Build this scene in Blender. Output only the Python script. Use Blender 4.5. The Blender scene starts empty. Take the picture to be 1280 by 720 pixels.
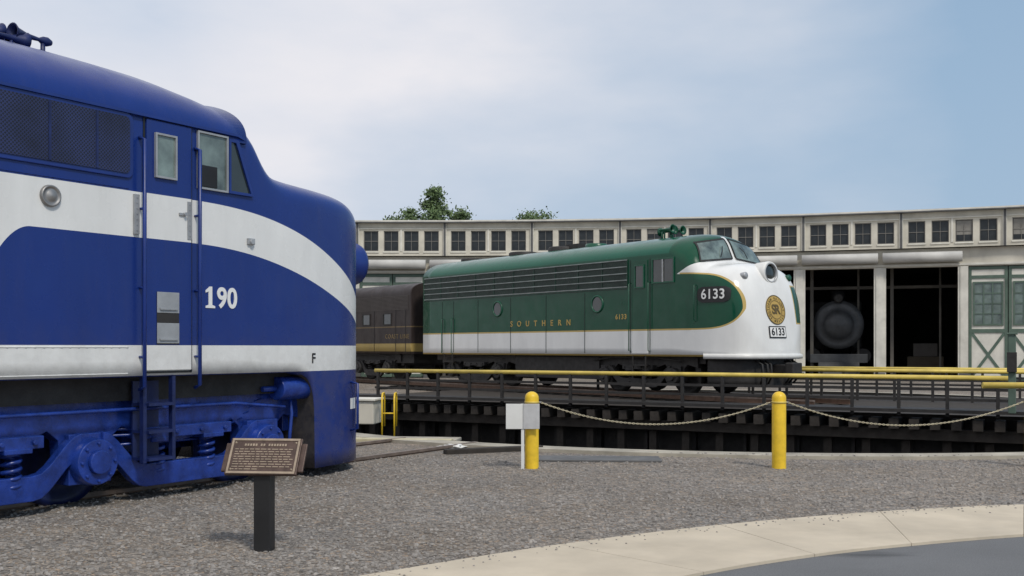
import bpy, bmesh, math, random
from mathutils import Vector, Matrix, noise
from mathutils.bvhtree import BVHTree
rnd=random.Random(7)
scene=bpy.context.scene
COL=scene.collection
EYE=1.6

# ------------------------------------------------------------ shader helpers
class E:
    def __init__(s,nt,sock): s.nt=nt; s.s=sock
    def __add__(s,o): return MM(s.nt,'ADD',s,o)
    def __radd__(s,o): return MM(s.nt,'ADD',o,s)
    def __sub__(s,o): return MM(s.nt,'SUBTRACT',s,o)
    def __rsub__(s,o): return MM(s.nt,'SUBTRACT',o,s)
    def __mul__(s,o): return MM(s.nt,'MULTIPLY',s,o)
    def __rmul__(s,o): return MM(s.nt,'MULTIPLY',o,s)
    def __gt__(s,o): return MM(s.nt,'GREATER_THAN',s,o)
    def __lt__(s,o): return MM(s.nt,'LESS_THAN',s,o)
    def __or__(s,o): return MM(s.nt,'MAXIMUM',s,o)
    def __and__(s,o): return MM(s.nt,'MULTIPLY',s,o)
def MM(nt,op,*args):
    n=nt.nodes.new('ShaderNodeMath'); n.operation=op
    for i,a in enumerate(args):
        if isinstance(a,E): nt.links.new(a.s,n.inputs[i])
        else: n.inputs[i].default_value=a
    return E(nt,n.outputs[0])
def mixc(nt,fac,a,b,mode='MIX'):
    n=nt.nodes.new('ShaderNodeMix'); n.data_type='RGBA'; n.blend_type=mode
    for idx,v in ((0,fac),(6,a),(7,b)):
        if isinstance(v,E): nt.links.new(v.s,n.inputs[idx])
        elif isinstance(v,(tuple,list)): n.inputs[idx].default_value=(*v[:3],1)
        else: n.inputs[idx].default_value=v
    return E(nt,n.outputs[2])
def newmat(name):
    m=bpy.data.materials.new(name); m.use_nodes=True
    nt=m.node_tree; b=nt.nodes['Principled BSDF']
    tc=nt.nodes.new('ShaderNodeTexCoord')
    return m,nt,b,tc
def noisen(nt,tc,scale,detail=4,rough=.55,stretch=None,coord='Object'):
    n=nt.nodes.new('ShaderNodeTexNoise'); n.inputs['Scale'].default_value=scale
    n.inputs['Detail'].default_value=detail; n.inputs['Roughness'].default_value=rough
    if stretch:
        mp=nt.nodes.new('ShaderNodeMapping'); mp.inputs['Scale'].default_value=stretch
        nt.links.new(tc.outputs[coord],mp.inputs[0]); nt.links.new(mp.outputs[0],n.inputs['Vector'])
    else: nt.links.new(tc.outputs[coord],n.inputs['Vector'])
    return E(nt,n.outputs['Fac'])
def maprange(nt,v,a,b,c,d):
    n=nt.nodes.new('ShaderNodeMapRange')
    nt.links.new(v.s,n.inputs[0])
    for i,x in enumerate((a,b,c,d)): n.inputs[i+1].default_value=x
    return E(nt,n.outputs[0])
def scalec(nt,col,f):
    n=nt.nodes.new('ShaderNodeVectorMath'); n.operation='SCALE'
    if isinstance(col,E): nt.links.new(col.s,n.inputs[0])
    else: n.inputs[0].default_value=col[:3]
    nt.links.new(f.s,n.inputs[3])
    return E(nt,n.outputs[0])
def addbump(nt,b,h,strength,dist):
    n=nt.nodes.new('ShaderNodeBump'); n.inputs['Strength'].default_value=strength
    n.inputs['Distance'].default_value=dist
    nt.links.new(h.s,n.inputs['Height']); nt.links.new(n.outputs[0],b.inputs['Normal'])
def mat(name,color,rough=.5,metal=0,var=.12,scale=2.5,bump=0,bscale=40,bdist=.01,spec=None,stretch=None):
    m,nt,b,tc=newmat(name)
    f=maprange(nt,noisen(nt,tc,scale,5,.6,stretch),.3,.7,1-var,1+var)
    c=scalec(nt,color,f); nt.links.new(c.s,b.inputs['Base Color'])
    r=maprange(nt,noisen(nt,tc,scale*2.3,4),.3,.7,max(rough-.08,.02),min(rough+.1,1))
    nt.links.new(r.s,b.inputs['Roughness'])
    b.inputs['Metallic'].default_value=metal
    if spec is not None: b.inputs['Specular IOR Level'].default_value=spec
    if bump: addbump(nt,b,noisen(nt,tc,bscale,5),bump,bdist)
    return m
def paint(name,base,layers,rough=.3,dirt=.12,dirtcol=(.12,.1,.08),grime_z=None,spec=.5):
    m,nt,b,tc=newmat(name)
    sp=nt.nodes.new('ShaderNodeSeparateXYZ'); nt.links.new(tc.outputs['Object'],sp.inputs[0])
    x,y,z=(E(nt,sp.outputs[i]) for i in range(3))
    cur=base
    for fn,c in layers:
        cur=mixc(nt,fn(nt,x,y,z),cur,c)
    f=maprange(nt,noisen(nt,tc,1.6,6,.6,(1,1,.35)),.3,.72,1.06,.90)
    cur=scalec(nt,cur,f)
    d=maprange(nt,noisen(nt,tc,5,6,.7,(1,1,.15)),.5,.8,0,dirt)
    if grime_z:
        g=maprange(nt,z,grime_z[0],grime_z[1],.28,0)
        d=d|(g*maprange(nt,noisen(nt,tc,7,6,.7),.35,.7,.1,1.0))
    cur=mixc(nt,d,cur,dirtcol)
    nt.links.new(cur.s,b.inputs['Base Color'])
    r=maprange(nt,noisen(nt,tc,3,5),.3,.7,rough-.06,rough+.12); nt.links.new(r.s,b.inputs['Roughness'])
    b.inputs['Specular IOR Level'].default_value=spec
    addbump(nt,b,noisen(nt,tc,2.2,2),.12,.03)
    return m

# ------------------------------------------------------------ mesh helpers
class MB:
    def __init__(s): s.v=[];s.f=[];s.m=[];s.sm=[]
    def add(s,vs,fs,mi=0,smooth=False,M=None):
        o=len(s.v)
        for v in vs:
            v=Vector(v)
            if M is not None: v=M@v
            s.v.append(v)
        for f in fs:
            s.f.append([o+i for i in f]); s.m.append(mi); s.sm.append(smooth)
        return s
    def box(s,x0,x1,y0,y1,z0,z1,mi=0,M=None):
        vs=[(x,y,z) for z in (z0,z1) for y in (y0,y1) for x in (x0,x1)]
        return s.add(vs,[(0,2,3,1),(4,5,7,6),(0,1,5,4),(2,6,7,3),(0,4,6,2),(1,3,7,5)],mi,False,M)
    def cyl(s,p0,p1,r,n=20,r2=None,mi=0,caps=True,M=None):
        p0=Vector(p0);p1=Vector(p1);r2=r if r2 is None else r2
        d=(p1-p0).normalized()
        a=Vector((0,0,1)) if abs(d.z)<.9 else Vector((1,0,0))
        u=d.cross(a).normalized(); w=d.cross(u)
        vs=[];
        for p,rr in ((p0,r),(p1,r2)):
            for i in range(n):
                t=2*math.pi*i/n; vs.append(p+u*math.cos(t)*rr+w*math.sin(t)*rr)
        fs=[(i,(i+1)%n,n+(i+1)%n,n+i) for i in range(n)]
        s.add(vs,fs,mi,True,M)
        if caps:
            o=len(s.v)-2*n
            s.f.append([o+i for i in range(n)][::-1]); s.m.append(mi); s.sm.append(False)
            s.f.append([o+n+i for i in range(n)]); s.m.append(mi); s.sm.append(False)
        return s
    def lathe(s,p0,d,prof,n=24,mi=0,M=None):
        p0=Vector(p0); d=Vector(d).normalized()
        a=Vector((0,0,1)) if abs(d.z)<.9 else Vector((1,0,0))
        u=d.cross(a).normalized(); w=d.cross(u); vs=[];fs=[]
        for (h,r) in prof:
            for i in range(n):
                t=2*math.pi*i/n; vs.append(p0+d*h+(u*math.cos(t)+w*math.sin(t))*r)
        for k in range(len(prof)-1):
            for i in range(n):
                j=(i+1)%n; fs.append((k*n+i,k*n+j,(k+1)*n+j,(k+1)*n+i))
        return s.add(vs,fs,mi,True,M)
    def tube(s,pts,r,n=8,mi=0,M=None,closed=False):
        pts=[Vector(p) for p in pts]; vs=[];fs=[];L=len(pts)
        prev=None
        for k,p in enumerate(pts):
            if closed: d=(pts[(k+1)%L]-pts[k-1]).normalized()
            else: d=(pts[min(k+1,L-1)]-pts[max(k-1,0)]).normalized()
            a=prev if prev is not None else (Vector((0,0,1)) if abs(d.z)<.9 else Vector((1,0,0)))
            u=(a-d*a.dot(d)).normalized(); prev=u; w=d.cross(u)
            for i in range(n):
                t=2*math.pi*i/n; vs.append(p+(u*math.cos(t)+w*math.sin(t))*r)
        R=L if closed else L-1
        for k in range(R):
            k2=(k+1)%L
            for i in range(n):
                j=(i+1)%n; fs.append((k*n+i,k*n+j,k2*n+j,k2*n+i))
        if not closed:
            fs.append(list(range(n))[::-1]); fs.append([(L-1)*n+i for i in range(n)])
        return s.add(vs,fs,mi,True,M)
    def prism(s,poly,y0,y1,mi=0,M=None):
        n=len(poly); vs=[(x,y0,z) for x,z in poly]+[(x,y1,z) for x,z in poly]
        fs=[list(range(n)),[n+i for i in range(n)][::-1]]+[(i,n+i,n+(i+1)%n,(i+1)%n) for i in range(n)]
        return s.add(vs,fs,mi,False,M)
    def build(s,name,mats,parent=None,world=False,bevel=0,M=None):
        me=bpy.data.meshes.new(name)
        vs=s.v
        if world and parent is not None:
            inv=PM[parent.name].inverted(); vs=[inv@v for v in vs]
        me.from_pydata([tuple(v) for v in vs],[],s.f)
        if not isinstance(mats,(list,tuple)): mats=[mats]
        for m in mats: me.materials.append(m)
        me.polygons.foreach_set('material_index',s.m); me.polygons.foreach_set('use_smooth',s.sm)
        bm=bmesh.new(); bm.from_mesh(me); bmesh.ops.recalc_face_normals(bm,faces=bm.faces); bm.to_mesh(me); bm.free()
        me.update()
        o=bpy.data.objects.new(name,me); COL.objects.link(o)
        if parent is not None: o.parent=parent
        if M is not None: o.matrix_local=M
        if bevel:
            b=o.modifiers.new('b','BEVEL'); b.width=bevel; b.segments=2; b.limit_method='ANGLE'; b.angle_limit=.7
        return o
PM={}
def thing(name,label,cat,loc=(0,0,0),rz=0,group=None):
    o=bpy.data.objects.new(name,None); COL.objects.link(o); o.empty_display_size=.3
    o.location=loc; o.rotation_euler=(0,0,rz); o['label']=label; o['category']=cat
    if group: o['group']=group
    PM[o.name]=Matrix.Translation(loc)@Matrix.Rotation(rz,4,'Z')
    return o
def struct(o): o['kind']='structure'; return o
def pchip(tab):
    xs=[t[0] for t in tab]; ys=[t[1] for t in tab]; n=len(xs)
    h=[xs[i+1]-xs[i] for i in range(n-1)]; dl=[(ys[i+1]-ys[i])/h[i] for i in range(n-1)]
    d=[0]*n; d[0]=dl[0]; d[-1]=dl[-1]
    for i in range(1,n-1):
        if dl[i-1]*dl[i]<=0: d[i]=0
        else:
            w1=2*h[i]+h[i-1]; w2=h[i]+2*h[i-1]; d[i]=(w1+w2)/(w1/dl[i-1]+w2/dl[i])
    def f(x):
        if x<=xs[0]: return ys[0]
        if x>=xs[-1]: return ys[-1]
        i=0
        while xs[i+1]<x: i+=1
        t=(x-xs[i])/h[i]
        return ((2*t**3-3*t*t+1)*ys[i]+(t**3-2*t*t+t)*h[i]*d[i]+(-2*t**3+3*t*t)*ys[i+1]+(t**3-t*t)*h[i]*d[i+1])
    return f
def loft(stations,w,zb,ze,zt,nn,nside=14,narc=18):
    rows=None; vs=[]; fs=[]
    for x in stations:
        W=w(x);B=zb(x);Ez=max(ze(x),B+.02);T=max(zt(x),Ez+.02);p=2/nn(x)
        half=[(W,B+(Ez-B)*k/nside) for k in range(nside+1)]
        for k in range(1,narc+1):
            th=math.pi/2*k/narc
            half.append((W*max(math.cos(th),0)**p,Ez+(T-Ez)*math.sin(th)**p))
        ring=[(x,-b,z) for b,z in half]+[(x,b,z) for b,z in half[:-1][::-1]]
        rows=len(ring); vs+=ring
    n=len(stations)
    for i in range(n-1):
        for j in range(rows):
            k=(j+1)%rows; fs.append((i*rows+j,i*rows+k,(i+1)*rows+k,(i+1)*rows+j))
    fs.append(list(range(rows))); fs.append([(n-1)*rows+j for j in range(rows)][::-1])
    mb=MB(); mb.add(vs,fs,0,True); mb.sm[-1]=False; mb.sm[-2]=False
    return mb
def bvh_of(mb): return BVHTree.FromPolygons([tuple(v) for v in mb.v],mb.f)
def hit(tree,axis,a,b):
    if axis=='Y': o=Vector((a,-5,b)); d=Vector((0,1,0))
    elif axis=='X': o=Vector((40,a,b)); d=Vector((-1,0,0))
    else: o=Vector((a,b,20)); d=Vector((0,0,-1))
    r=tree.ray_cast(o,d)
    return r[0],d
def conform(mb,tree,axis,pts,faces,off,mi=0,smooth=True):
    vs=[]
    last=None
    for a,b in pts:
        h,d=hit(tree,axis,a,b)
        if h is None: h=last
        last=h
        vs.append(h-d*off)
    mb.add(vs,faces,mi,smooth)
def quadgrid(c,nu=10,nv=8):
    (x0,y0),(x1,y1),(x2,y2),(x3,y3)=c; pts=[];fs=[]
    for j in range(nv+1):
        for i in range(nu+1):
            u=i/nu;v=j/nv
            pts.append(((1-u)*(1-v)*x0+u*(1-v)*x1+u*v*x2+(1-u)*v*x3,(1-u)*(1-v)*y0+u*(1-v)*y1+u*v*y2+(1-u)*v*y3))
    for j in range(nv):
        for i in range(nu):
            k=j*(nu+1)+i; fs.append((k,k+1,k+nu+2,k+nu+1))
    return pts,fs
def discgrid(cx,cy,r0,r1,n=32,m=4):
    pts=[];fs=[]
    for k in range(m+1):
        r=r0+(r1-r0)*k/m
        for i in range(n):
            t=2*math.pi*i/n; pts.append((cx+r*math.cos(t),cy+r*math.sin(t)))
    for k in range(m):
        for i in range(n):
            j=(i+1)%n; fs.append((k*n+i,k*n+j,(k+1)*n+j,(k+1)*n+i))
    return pts,fs
def textmesh(s,size,extrude=0,space=1.0,bold=0,align='CENTER'):
    c=bpy.data.curves.new('t','FONT'); c.body=s; c.size=size; c.extrude=extrude; c.space_character=space
    c.align_x=align; c.align_y='CENTER'; c.offset=bold
    o=bpy.data.objects.new('t',c); COL.objects.link(o)
    dg=bpy.context.evaluated_depsgraph_get(); me=bpy.data.meshes.new_from_object(o.evaluated_get(dg))
    vs=[v.co.copy() for v in me.vertices]; fs=[list(p.vertices) for p in me.polygons]
    bpy.data.objects.remove(o); bpy.data.curves.remove(c); bpy.data.meshes.remove(me)
    return vs,fs
SIDE=Matrix(((1,0,0,0),(0,0,-1,0),(0,1,0,0),(0,0,0,1)))
def side_text(s,size,x,y,z,m,parent,name='lettering',space=1.0,bold=0,sx=1,align='CENTER'):
    vs,fs=textmesh(s,size,.004,space,bold,align)
    mb=MB(); mb.add([(v.x*sx,v.y,v.z) for v in vs],fs,0,False,Matrix.Translation((x,y,z))@SIDE)
    return mb.build(name,m,parent)

# ------------------------------------------------------------ materials
BLUE=(.008,.030,.185); WHITE=(.76,.76,.74)
def pa_white(nt,x,y,z):
    low=(z>1.31)&(z<1.62)
    t=MM(nt,'MAXIMUM',x+2.6,0.0)
    hi=3.17-(t*t*.05)-(t*t*t*.018)
    q=MM(nt,'MAXIMUM',(x*-1.0)-4.45,0.0)
    lo=2.71-(t*t*.09)-(q*q*2.4)
    lo=MM(nt,'MAXIMUM',lo,1.5)
    return low|((z>lo)&(z<hi))
def pa_gap_shade(nt,x,y,z):  # near-black painted on the pilot's back face as shade of the open gap
    return (x<-.672)&(z<1.27)&(MM(nt,'ABSOLUTE',y)<1.54)&(x>-1.2)
m_pa=paint('blue_white_livery',BLUE,[(pa_white,WHITE),(pa_gap_shade,(.004,.005,.012))],rough=.24,dirt=.08,grime_z=(1.25,1.9),spec=.42)
m_blue=mat('blue_enamel',BLUE,.35,var=.2)
m_blueworn=mat('oily_blue_enamel',(.013,.040,.235),.28,var=.4,scale=6,bump=.2,bscale=25)
m_bluedark=mat('dark_blue_enamel',(.008,.017,.085),.45,var=.4,scale=5)
GREEN=(.004,.066,.033)
def _panel(nt,x,y,z,g=0.0):
    xs=MM(nt,'MAXIMUM',x-12.9,0.0)
    e=MM(nt,'MULTIPLY',xs,1/(1.53+g)); e=e*e
    q=MM(nt,'SQRT',MM(nt,'MAXIMUM',1.0-e*e,0.0))
    up=(q*(.92+g))+2.33-(MM(nt,'MINIMUM',x-12.9,0.0)*.04)-(xs*.06)
    lo=2.33-(q*(.53+g))
    near=(z<up)&(z>lo)&(x<14.43+g)&(y<.6)
    far=(y>.84-g)&(z<2.92+g)&(z>1.95-g)&(x>13.5)
    farside=(y>.6)&(x<13.5)&(z<3.3)&(z>1.8)
    return near|far|farside
def f_white(nt,x,y,z):
    band=(z<1.80)
    wt=MM(nt,'MINIMUM',3.27+(x-12.5)*.50,3.58)
    nose=((x>12.5)&(z<wt))|((x>13.12)&(z<3.8))|((MM(nt,'ABSOLUTE',y)<.07)&(x>12.72))
    return band|(nose&(1.0-_panel(nt,x,y,z)))
def f_gold(nt,x,y,z):
    wt=3.27+(x-12.5)*.50
    return ((z>1.755)&(z<1.80)&(x<13.0))|((z<1.10)&(x<13.6))|(_panel(nt,x,y,z,.04)&(z<wt)&(x>12.6)&(z>1.755))
def f_green(nt,x,y,z):
    return _panel(nt,x,y,z)&(z>1.80)&(x>12.3)
m_f=paint('green_white_livery',GREEN,[(f_white,WHITE),(f_gold,(.5,.36,.12)),(f_green,GREEN),(lambda nt,x,y,z:(z>3.85)&(x<12.2),(.008,.10,.058))],rough=.16,dirt=.03,spec=.36)
m_green=mat('green_enamel',(.006,.08,.042),.35,var=.2)
m_car=paint('dark_grey_maroon_livery',(.026,.017,.016),[(lambda nt,x,y,z:(z>1.14)&(z<1.44),(.36,.26,.08)),(lambda nt,x,y,z:(z>2.05)&(z<2.09),(.16,.11,.05))],rough=.5,dirt=.3)
m_white=mat('white_paint',(.72,.72,.69),.4,var=.08)
m_whitelet=mat('white_lettering',(.8,.8,.78),.5,var=.04)
m_gold=mat('gold_leaf',(.46,.31,.08),.4,var=.15)
m_dullgold=mat('faded_gold_lettering',(.20,.14,.06),.6,var=.2)
m_black=mat('black_paint',(.012,.012,.013),.5,var=.3)
m_dark=mat('grimy_black_steel',(.022,.020,.019),.65,var=.4,scale=4,bump=.3,bscale=20)
m_steel=mat('worn_steel',(.30,.29,.28),.45,.7,.3,4)
m_alu=mat('dull_aluminium',(.36,.37,.38),.4,.3,.15,6)
m_mould=mat('dulled_moulding',(.24,.27,.26),.45,.3,.25,3)
m_glass=mat('dark_window_glass',(.02,.028,.028),.06,0,.3,3,spec=.9)
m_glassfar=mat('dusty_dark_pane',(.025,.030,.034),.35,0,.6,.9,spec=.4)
m_glasspale=mat('glass_painted_reflection',(.13,.17,.155),.06,0,.7,2.6,spec=1.0)  # pale blotches in the base colour stand in for bright reflections
m_rubber=mat('black_rubber',(.015,.015,.015),.7)
m_yellow=mat('yellow_safety_paint',(.80,.53,.03),.4,0,.16,7,bump=.1,bscale=30)
m_yelpipe=mat('yellow_pipe_paint',(.62,.47,.10),.5,0,.25,2)
m_rope=mat('weathered_pale_chain',(.48,.43,.30),.7,0,.2,20)
m_bronze=mat('bronze_plaque',(.085,.055,.045),.5,.4,.35,14,bump=.25,bscale=60,bdist=.004)
m_bronzelt=mat('bronze_relief',(.34,.27,.20),.5,.3,.2,14)
m_rail=mat('rusty_rail',(.16,.10,.07),.5,.5,.3,6)
m_railhead=mat('polished_rail_head',(.22,.17,.14),.45,.5,.3,6)
m_tie=mat('creosoted_timber',(.034,.028,.023),.85,0,.4,3,bump=.5,bscale=12,stretch=(1,6,1))
m_wall=mat('cream_painted_wall',(.56,.53,.45),.75,0,.18,.9,bump=.2,bscale=12)
m_trim=mat('white_timber_trim',(.65,.63,.56),.6,0,.16,1.5)
m_winfr=mat('weathered_sash',(.22,.21,.19),.7,0,.2,2)
m_trimdk=mat('dark_roof_edge',(.10,.10,.10),.7,0,.2,1.5)
m_roof=mat('tan_felt_roof',(.34,.32,.28),.9,0,.2,.6,bump=.3,bscale=8)
m_int=mat('dark_interior',(.05,.048,.045),.9,0,.3,.6)  # dark grey for the stall floor, ceiling and back wall
m_intpost=mat('dim_interior_timber',(.13,.12,.105),.9,0,.3,.9)
m_dgreen=mat('faded_green_timber',(.085,.13,.10),.6,0,.25,2)
m_duct=mat('rolled_door_housing',(.50,.49,.46),.6,.0,.15,1)
m_signgrey=mat('weathered_sign_back',(.5,.5,.5),.55,.1,.12,8)

def gridmat(name,c1,c2,scale):
    m,nt,b,tc=newmat(name)
    sp=nt.nodes.new('ShaderNodeSeparateXYZ'); nt.links.new(tc.outputs['Object'],sp.inputs[0])
    x,z=E(nt,sp.outputs[0]),E(nt,sp.outputs[2])
    fx=MM(nt,'FRACT',(x+z)*scale+200.0); fz=MM(nt,'FRACT',(x-z)*scale+200.0)
    line=(fx<.34)|(fz<.34)
    c=mixc(nt,line,c1,c2)
    deep=maprange(nt,noisen(nt,tc,1.4,3),.4,.6,.6,1.3)
    nt.links.new(scalec(nt,c,deep).s,b.inputs['Base Color']); b.inputs['Roughness'].default_value=.5
    addbump(nt,b,line,.6,.01)
    return m
m_mesh=gridmat('wire_mesh_grille',(.004,.005,.013),(.018,.028,.095),27)

def gravelmat(name,tint,dark=1.0):
    m,nt,b,tc=newmat(name)
    v=nt.nodes.new('ShaderNodeTexVoronoi'); v.inputs['Scale'].default_value=34
    nt.links.new(tc.outputs['Object'],v.inputs['Vector'])
    v2=nt.nodes.new('ShaderNodeTexVoronoi'); v2.inputs['Scale'].default_value=75
    nt.links.new(tc.outputs['Object'],v2.inputs['Vector'])
    sc=nt.nodes.new('ShaderNodeSeparateColor'); nt.links.new(v.outputs['Color'],sc.inputs[0])
    cell=E(nt,sc.outputs[0])
    sc2=nt.nodes.new('ShaderNodeSeparateColor'); nt.links.new(v2.outputs['Color'],sc2.inputs[0])
    cell2=E(nt,sc2.outputs[0])
    f=maprange(nt,cell,0,1,.5,1.45)*maprange(nt,cell2,0,1,.75,1.25)
    f=f*maprange(nt,noisen(nt,tc,.35,5,.6),.3,.7,.74,1.18)*maprange(nt,noisen(nt,tc,2.5,5,.6),.3,.7,.84,1.15)*dark
    base=mixc(nt,maprange(nt,noisen(nt,tc,.8,4),.35,.65,0,1),tint,(tint[0]*1.02,tint[1]*.94,tint[2]*.84))
    warm=mixc(nt,(E(nt,sc.outputs[1])>.86),base,(tint[0]*1.25,tint[1]*1.05,tint[2]*.85))
    c=scalec(nt,warm,f); nt.links.new(c.s,b.inputs['Base Color']); b.inputs['Roughness'].default_value=.9
    h=E(nt,v.outputs['Distance'])*-1.0+cell*.4
    addbump(nt,b,h,.9,.02)
    return m
m_gravel=gravelmat('grey_gravel',(.232,.214,.195))
m_stone=mat('loose_stone',(.26,.24,.22),.9,0,.55,9)
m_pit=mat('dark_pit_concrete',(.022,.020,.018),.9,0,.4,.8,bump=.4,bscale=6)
m_rim=mat('weathered_concrete',(.36,.33,.27),.85,0,.35,1.6,bump=.3,bscale=15)
m_walk=mat('tan_concrete_paving',(.53,.46,.355),.85,0,.15,1.3,bump=.25,bscale=60,bdist=.005)
m_asph,nt,b,tc=newmat('worn_asphalt')
f=maprange(nt,noisen(nt,tc,110,3,.7),.3,.7,.7,1.35)*maprange(nt,noisen(nt,tc,.7,5,.6),.3,.7,.85,1.12)
tar=maprange(nt,noisen(nt,tc,.9,3,.4,(.5,1.6,1)),.62,.66,1,.55)
nt.links.new(scalec(nt,(.135,.138,.142),f*tar).s,b.inputs['Base Color']); b.inputs['Roughness'].default_value=.88
addbump(nt,b,noisen(nt,tc,120,3,.7),.5,.006)

# ------------------------------------------------------------ world, sun, camera
SUN_EL=math.radians(48); SUN_AZ=math.radians(152)
w=bpy.data.worlds.new("World"); scene.world=w; w.use_nodes=True
nt=w.node_tree; bg=nt.nodes['Background']
sky=nt.nodes.new('ShaderNodeTexSky'); sky.sky_type='NISHITA'; sky.sun_disc=False
sky.sun_elevation=SUN_EL; sky.sun_rotation=SUN_AZ; sky.air_density=1.3; sky.dust_density=2.5; sky.ozone_density=1.5
tc=nt.nodes.new('ShaderNodeTexCoord')
sp=nt.nodes.new('ShaderNodeSeparateXYZ'); nt.links.new(tc.outputs['Generated'],sp.inputs[0])
X,Y,Z=(E(nt,sp.outputs[i]) for i in range(3))
n1=noisen(nt,tc,2.2,6,.5,(1.0,1.0,2.6),'Generated')
n2=noisen(nt,tc,1.1,3,.5,(1,1,2.0),'Generated')
cl=(n1*.9+n2*.6)-(X*1.15)+Z*.75
fac=maprange(nt,cl,.55,1.25,0,1)
haze=mixc(nt,.8,E(nt,sky.outputs[0]),(3.15,4.7,6.6))
haze=mixc(nt,maprange(nt,Z,0,.38,.45,0),haze,(4.6,5.9,7.5))
cloud=mixc(nt,maprange(nt,n1,.35,.65,0,1),(6.3,6.9,8.0),(8.7,8.5,8.8))
skyc=mixc(nt,fac*.95,haze,cloud)
nt.links.new(skyc.s,bg.inputs['Color']); bg.inputs['Strength'].default_value=.1
sl=bpy.data.lights.new('sun','SUN'); sl.energy=2.1; sl.angle=math.radians(9); sl.color=(1,.94,.85)
so=bpy.data.objects.new('sun',sl); COL.objects.link(so)
sd=Vector((math.sin(SUN_AZ)*math.cos(SUN_EL),math.cos(SUN_AZ)*math.cos(SUN_EL),math.sin(SUN_EL)))
so.rotation_euler=sd.to_track_quat('Z','Y').to_euler(); so.location=(0,-20,30)
cam=bpy.data.cameras.new('camera'); co=bpy.data.objects.new('camera',cam); COL.objects.link(co)
co.location=(0,0,EYE); co.rotation_euler=(math.pi/2,0,0)
cam.sensor_width=36; cam.lens=36*1300/1280; cam.shift_y=74/1280; cam.clip_end=4000; cam.clip_start=.05
scene.camera=co
scene.view_settings.view_transform='Standard'; scene.view_settings.look='None'; scene.view_settings.exposure=0

# ------------------------------------------------------------ ground & pit
PC=Vector((5.5,26.5)); PR=11.3
N=160; radii=[PR,13,17,24,40,80,200,600,2500]
mb=MB(); vs=[];fs=[]
for r in radii:
    for i in range(N):
        t=2*math.pi*i/N; vs.append((PC.x+r*math.cos(t),PC.y+r*math.sin(t),0))
for k in range(len(radii)-1):
    for i in range(N):
        j=(i+1)%N; fs.append((k*N+i,k*N+j,(k+1)*N+j,(k+1)*N+i))
mb.add(vs,fs); struct(mb.build('ground',m_gravel))
mb=MB(); vs=[];fs=[]
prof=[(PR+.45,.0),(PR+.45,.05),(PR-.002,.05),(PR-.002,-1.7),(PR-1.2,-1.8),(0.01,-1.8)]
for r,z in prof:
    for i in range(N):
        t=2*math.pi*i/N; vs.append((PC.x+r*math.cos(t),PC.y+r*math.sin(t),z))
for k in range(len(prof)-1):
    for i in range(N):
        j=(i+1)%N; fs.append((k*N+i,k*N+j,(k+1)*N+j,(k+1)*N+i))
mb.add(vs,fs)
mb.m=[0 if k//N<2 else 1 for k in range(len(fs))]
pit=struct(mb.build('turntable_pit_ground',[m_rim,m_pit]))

def cr(P,n=8):
    out=[]
    for i in range(len(P)-1):
        p0=Vector(P[max(i-1,0)]);p1=Vector(P[i]);p2=Vector(P[i+1]);p3=Vector(P[min(i+2,len(P)-1)])
        for k in range(n):
            t=k/n; out.append(.5*((2*p1)+(p2-p0)*t+(2*p0-5*p1+4*p2-p3)*t*t+(3*p1-p0-3*p2+p3)*t**3))
    out.append(Vector(P[-1])); return out
TOP=[(-5.2,1),(-3.7,4.2),(-2.3,6.05),(-.9,7.27),(.38,8.29),(1.84,9.2),(3.52,9.95),(5.12,10.4),(7.5,10.75),(12,10.8),(25,10)]
LOW=[(-3.4,0),(-2.1,3),(-.9,4.95),(.3,6.35),(1.34,7.27),(2.3,7.9),(3.2,8.33),(4.3,8.74),(6,9.2),(10.5,9.35),(25,8.5)]
T=cr(TOP,8); L=cr(LOW,8)
mb=MB()
for k in range(len(T)-1):
    a,b_,c,d=L[k],L[k+1],T[k+1],T[k]
    j0=(k%8==0); j1=(k%8==7)
    s0=.0025/max((b_-a).length,.1) if j0 else 0
    s1=1-(.0025/max((b_-a).length,.1)) if j1 else 1
    A=a.lerp(b_,s0);B=a.lerp(b_,s1);D=d.lerp(c,s0);C=d.lerp(c,s1); z=.03
    vs=[(A.x,A.y,z),(B.x,B.y,z),(C.x,C.y,z),(D.x,D.y,z),(A.x,A.y,-.02),(B.x,B.y,-.02),(C.x,C.y,-.02),(D.x,D.y,-.02)]
    fs=[(0,1,2,3),(0,4,5,1),(2,6,7,3)]
    if j0: fs.append((0,3,7,4))
    if j1: fs.append((1,5,6,2))
    mb.add(vs,fs)
struct(mb.build('sidewalk',m_walk))
mb=MB(); vs=[];fs=[]
for p in L: vs.append((p.x,p.y,.008))
for p in L: vs.append((p.x*2.2,-45,.008))
n=len(L); fs=[(i,i+1,n+i+1,n+i) for i in range(n-1)]
mb.add(vs,fs); struct(mb.build('road',m_asph))

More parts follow.
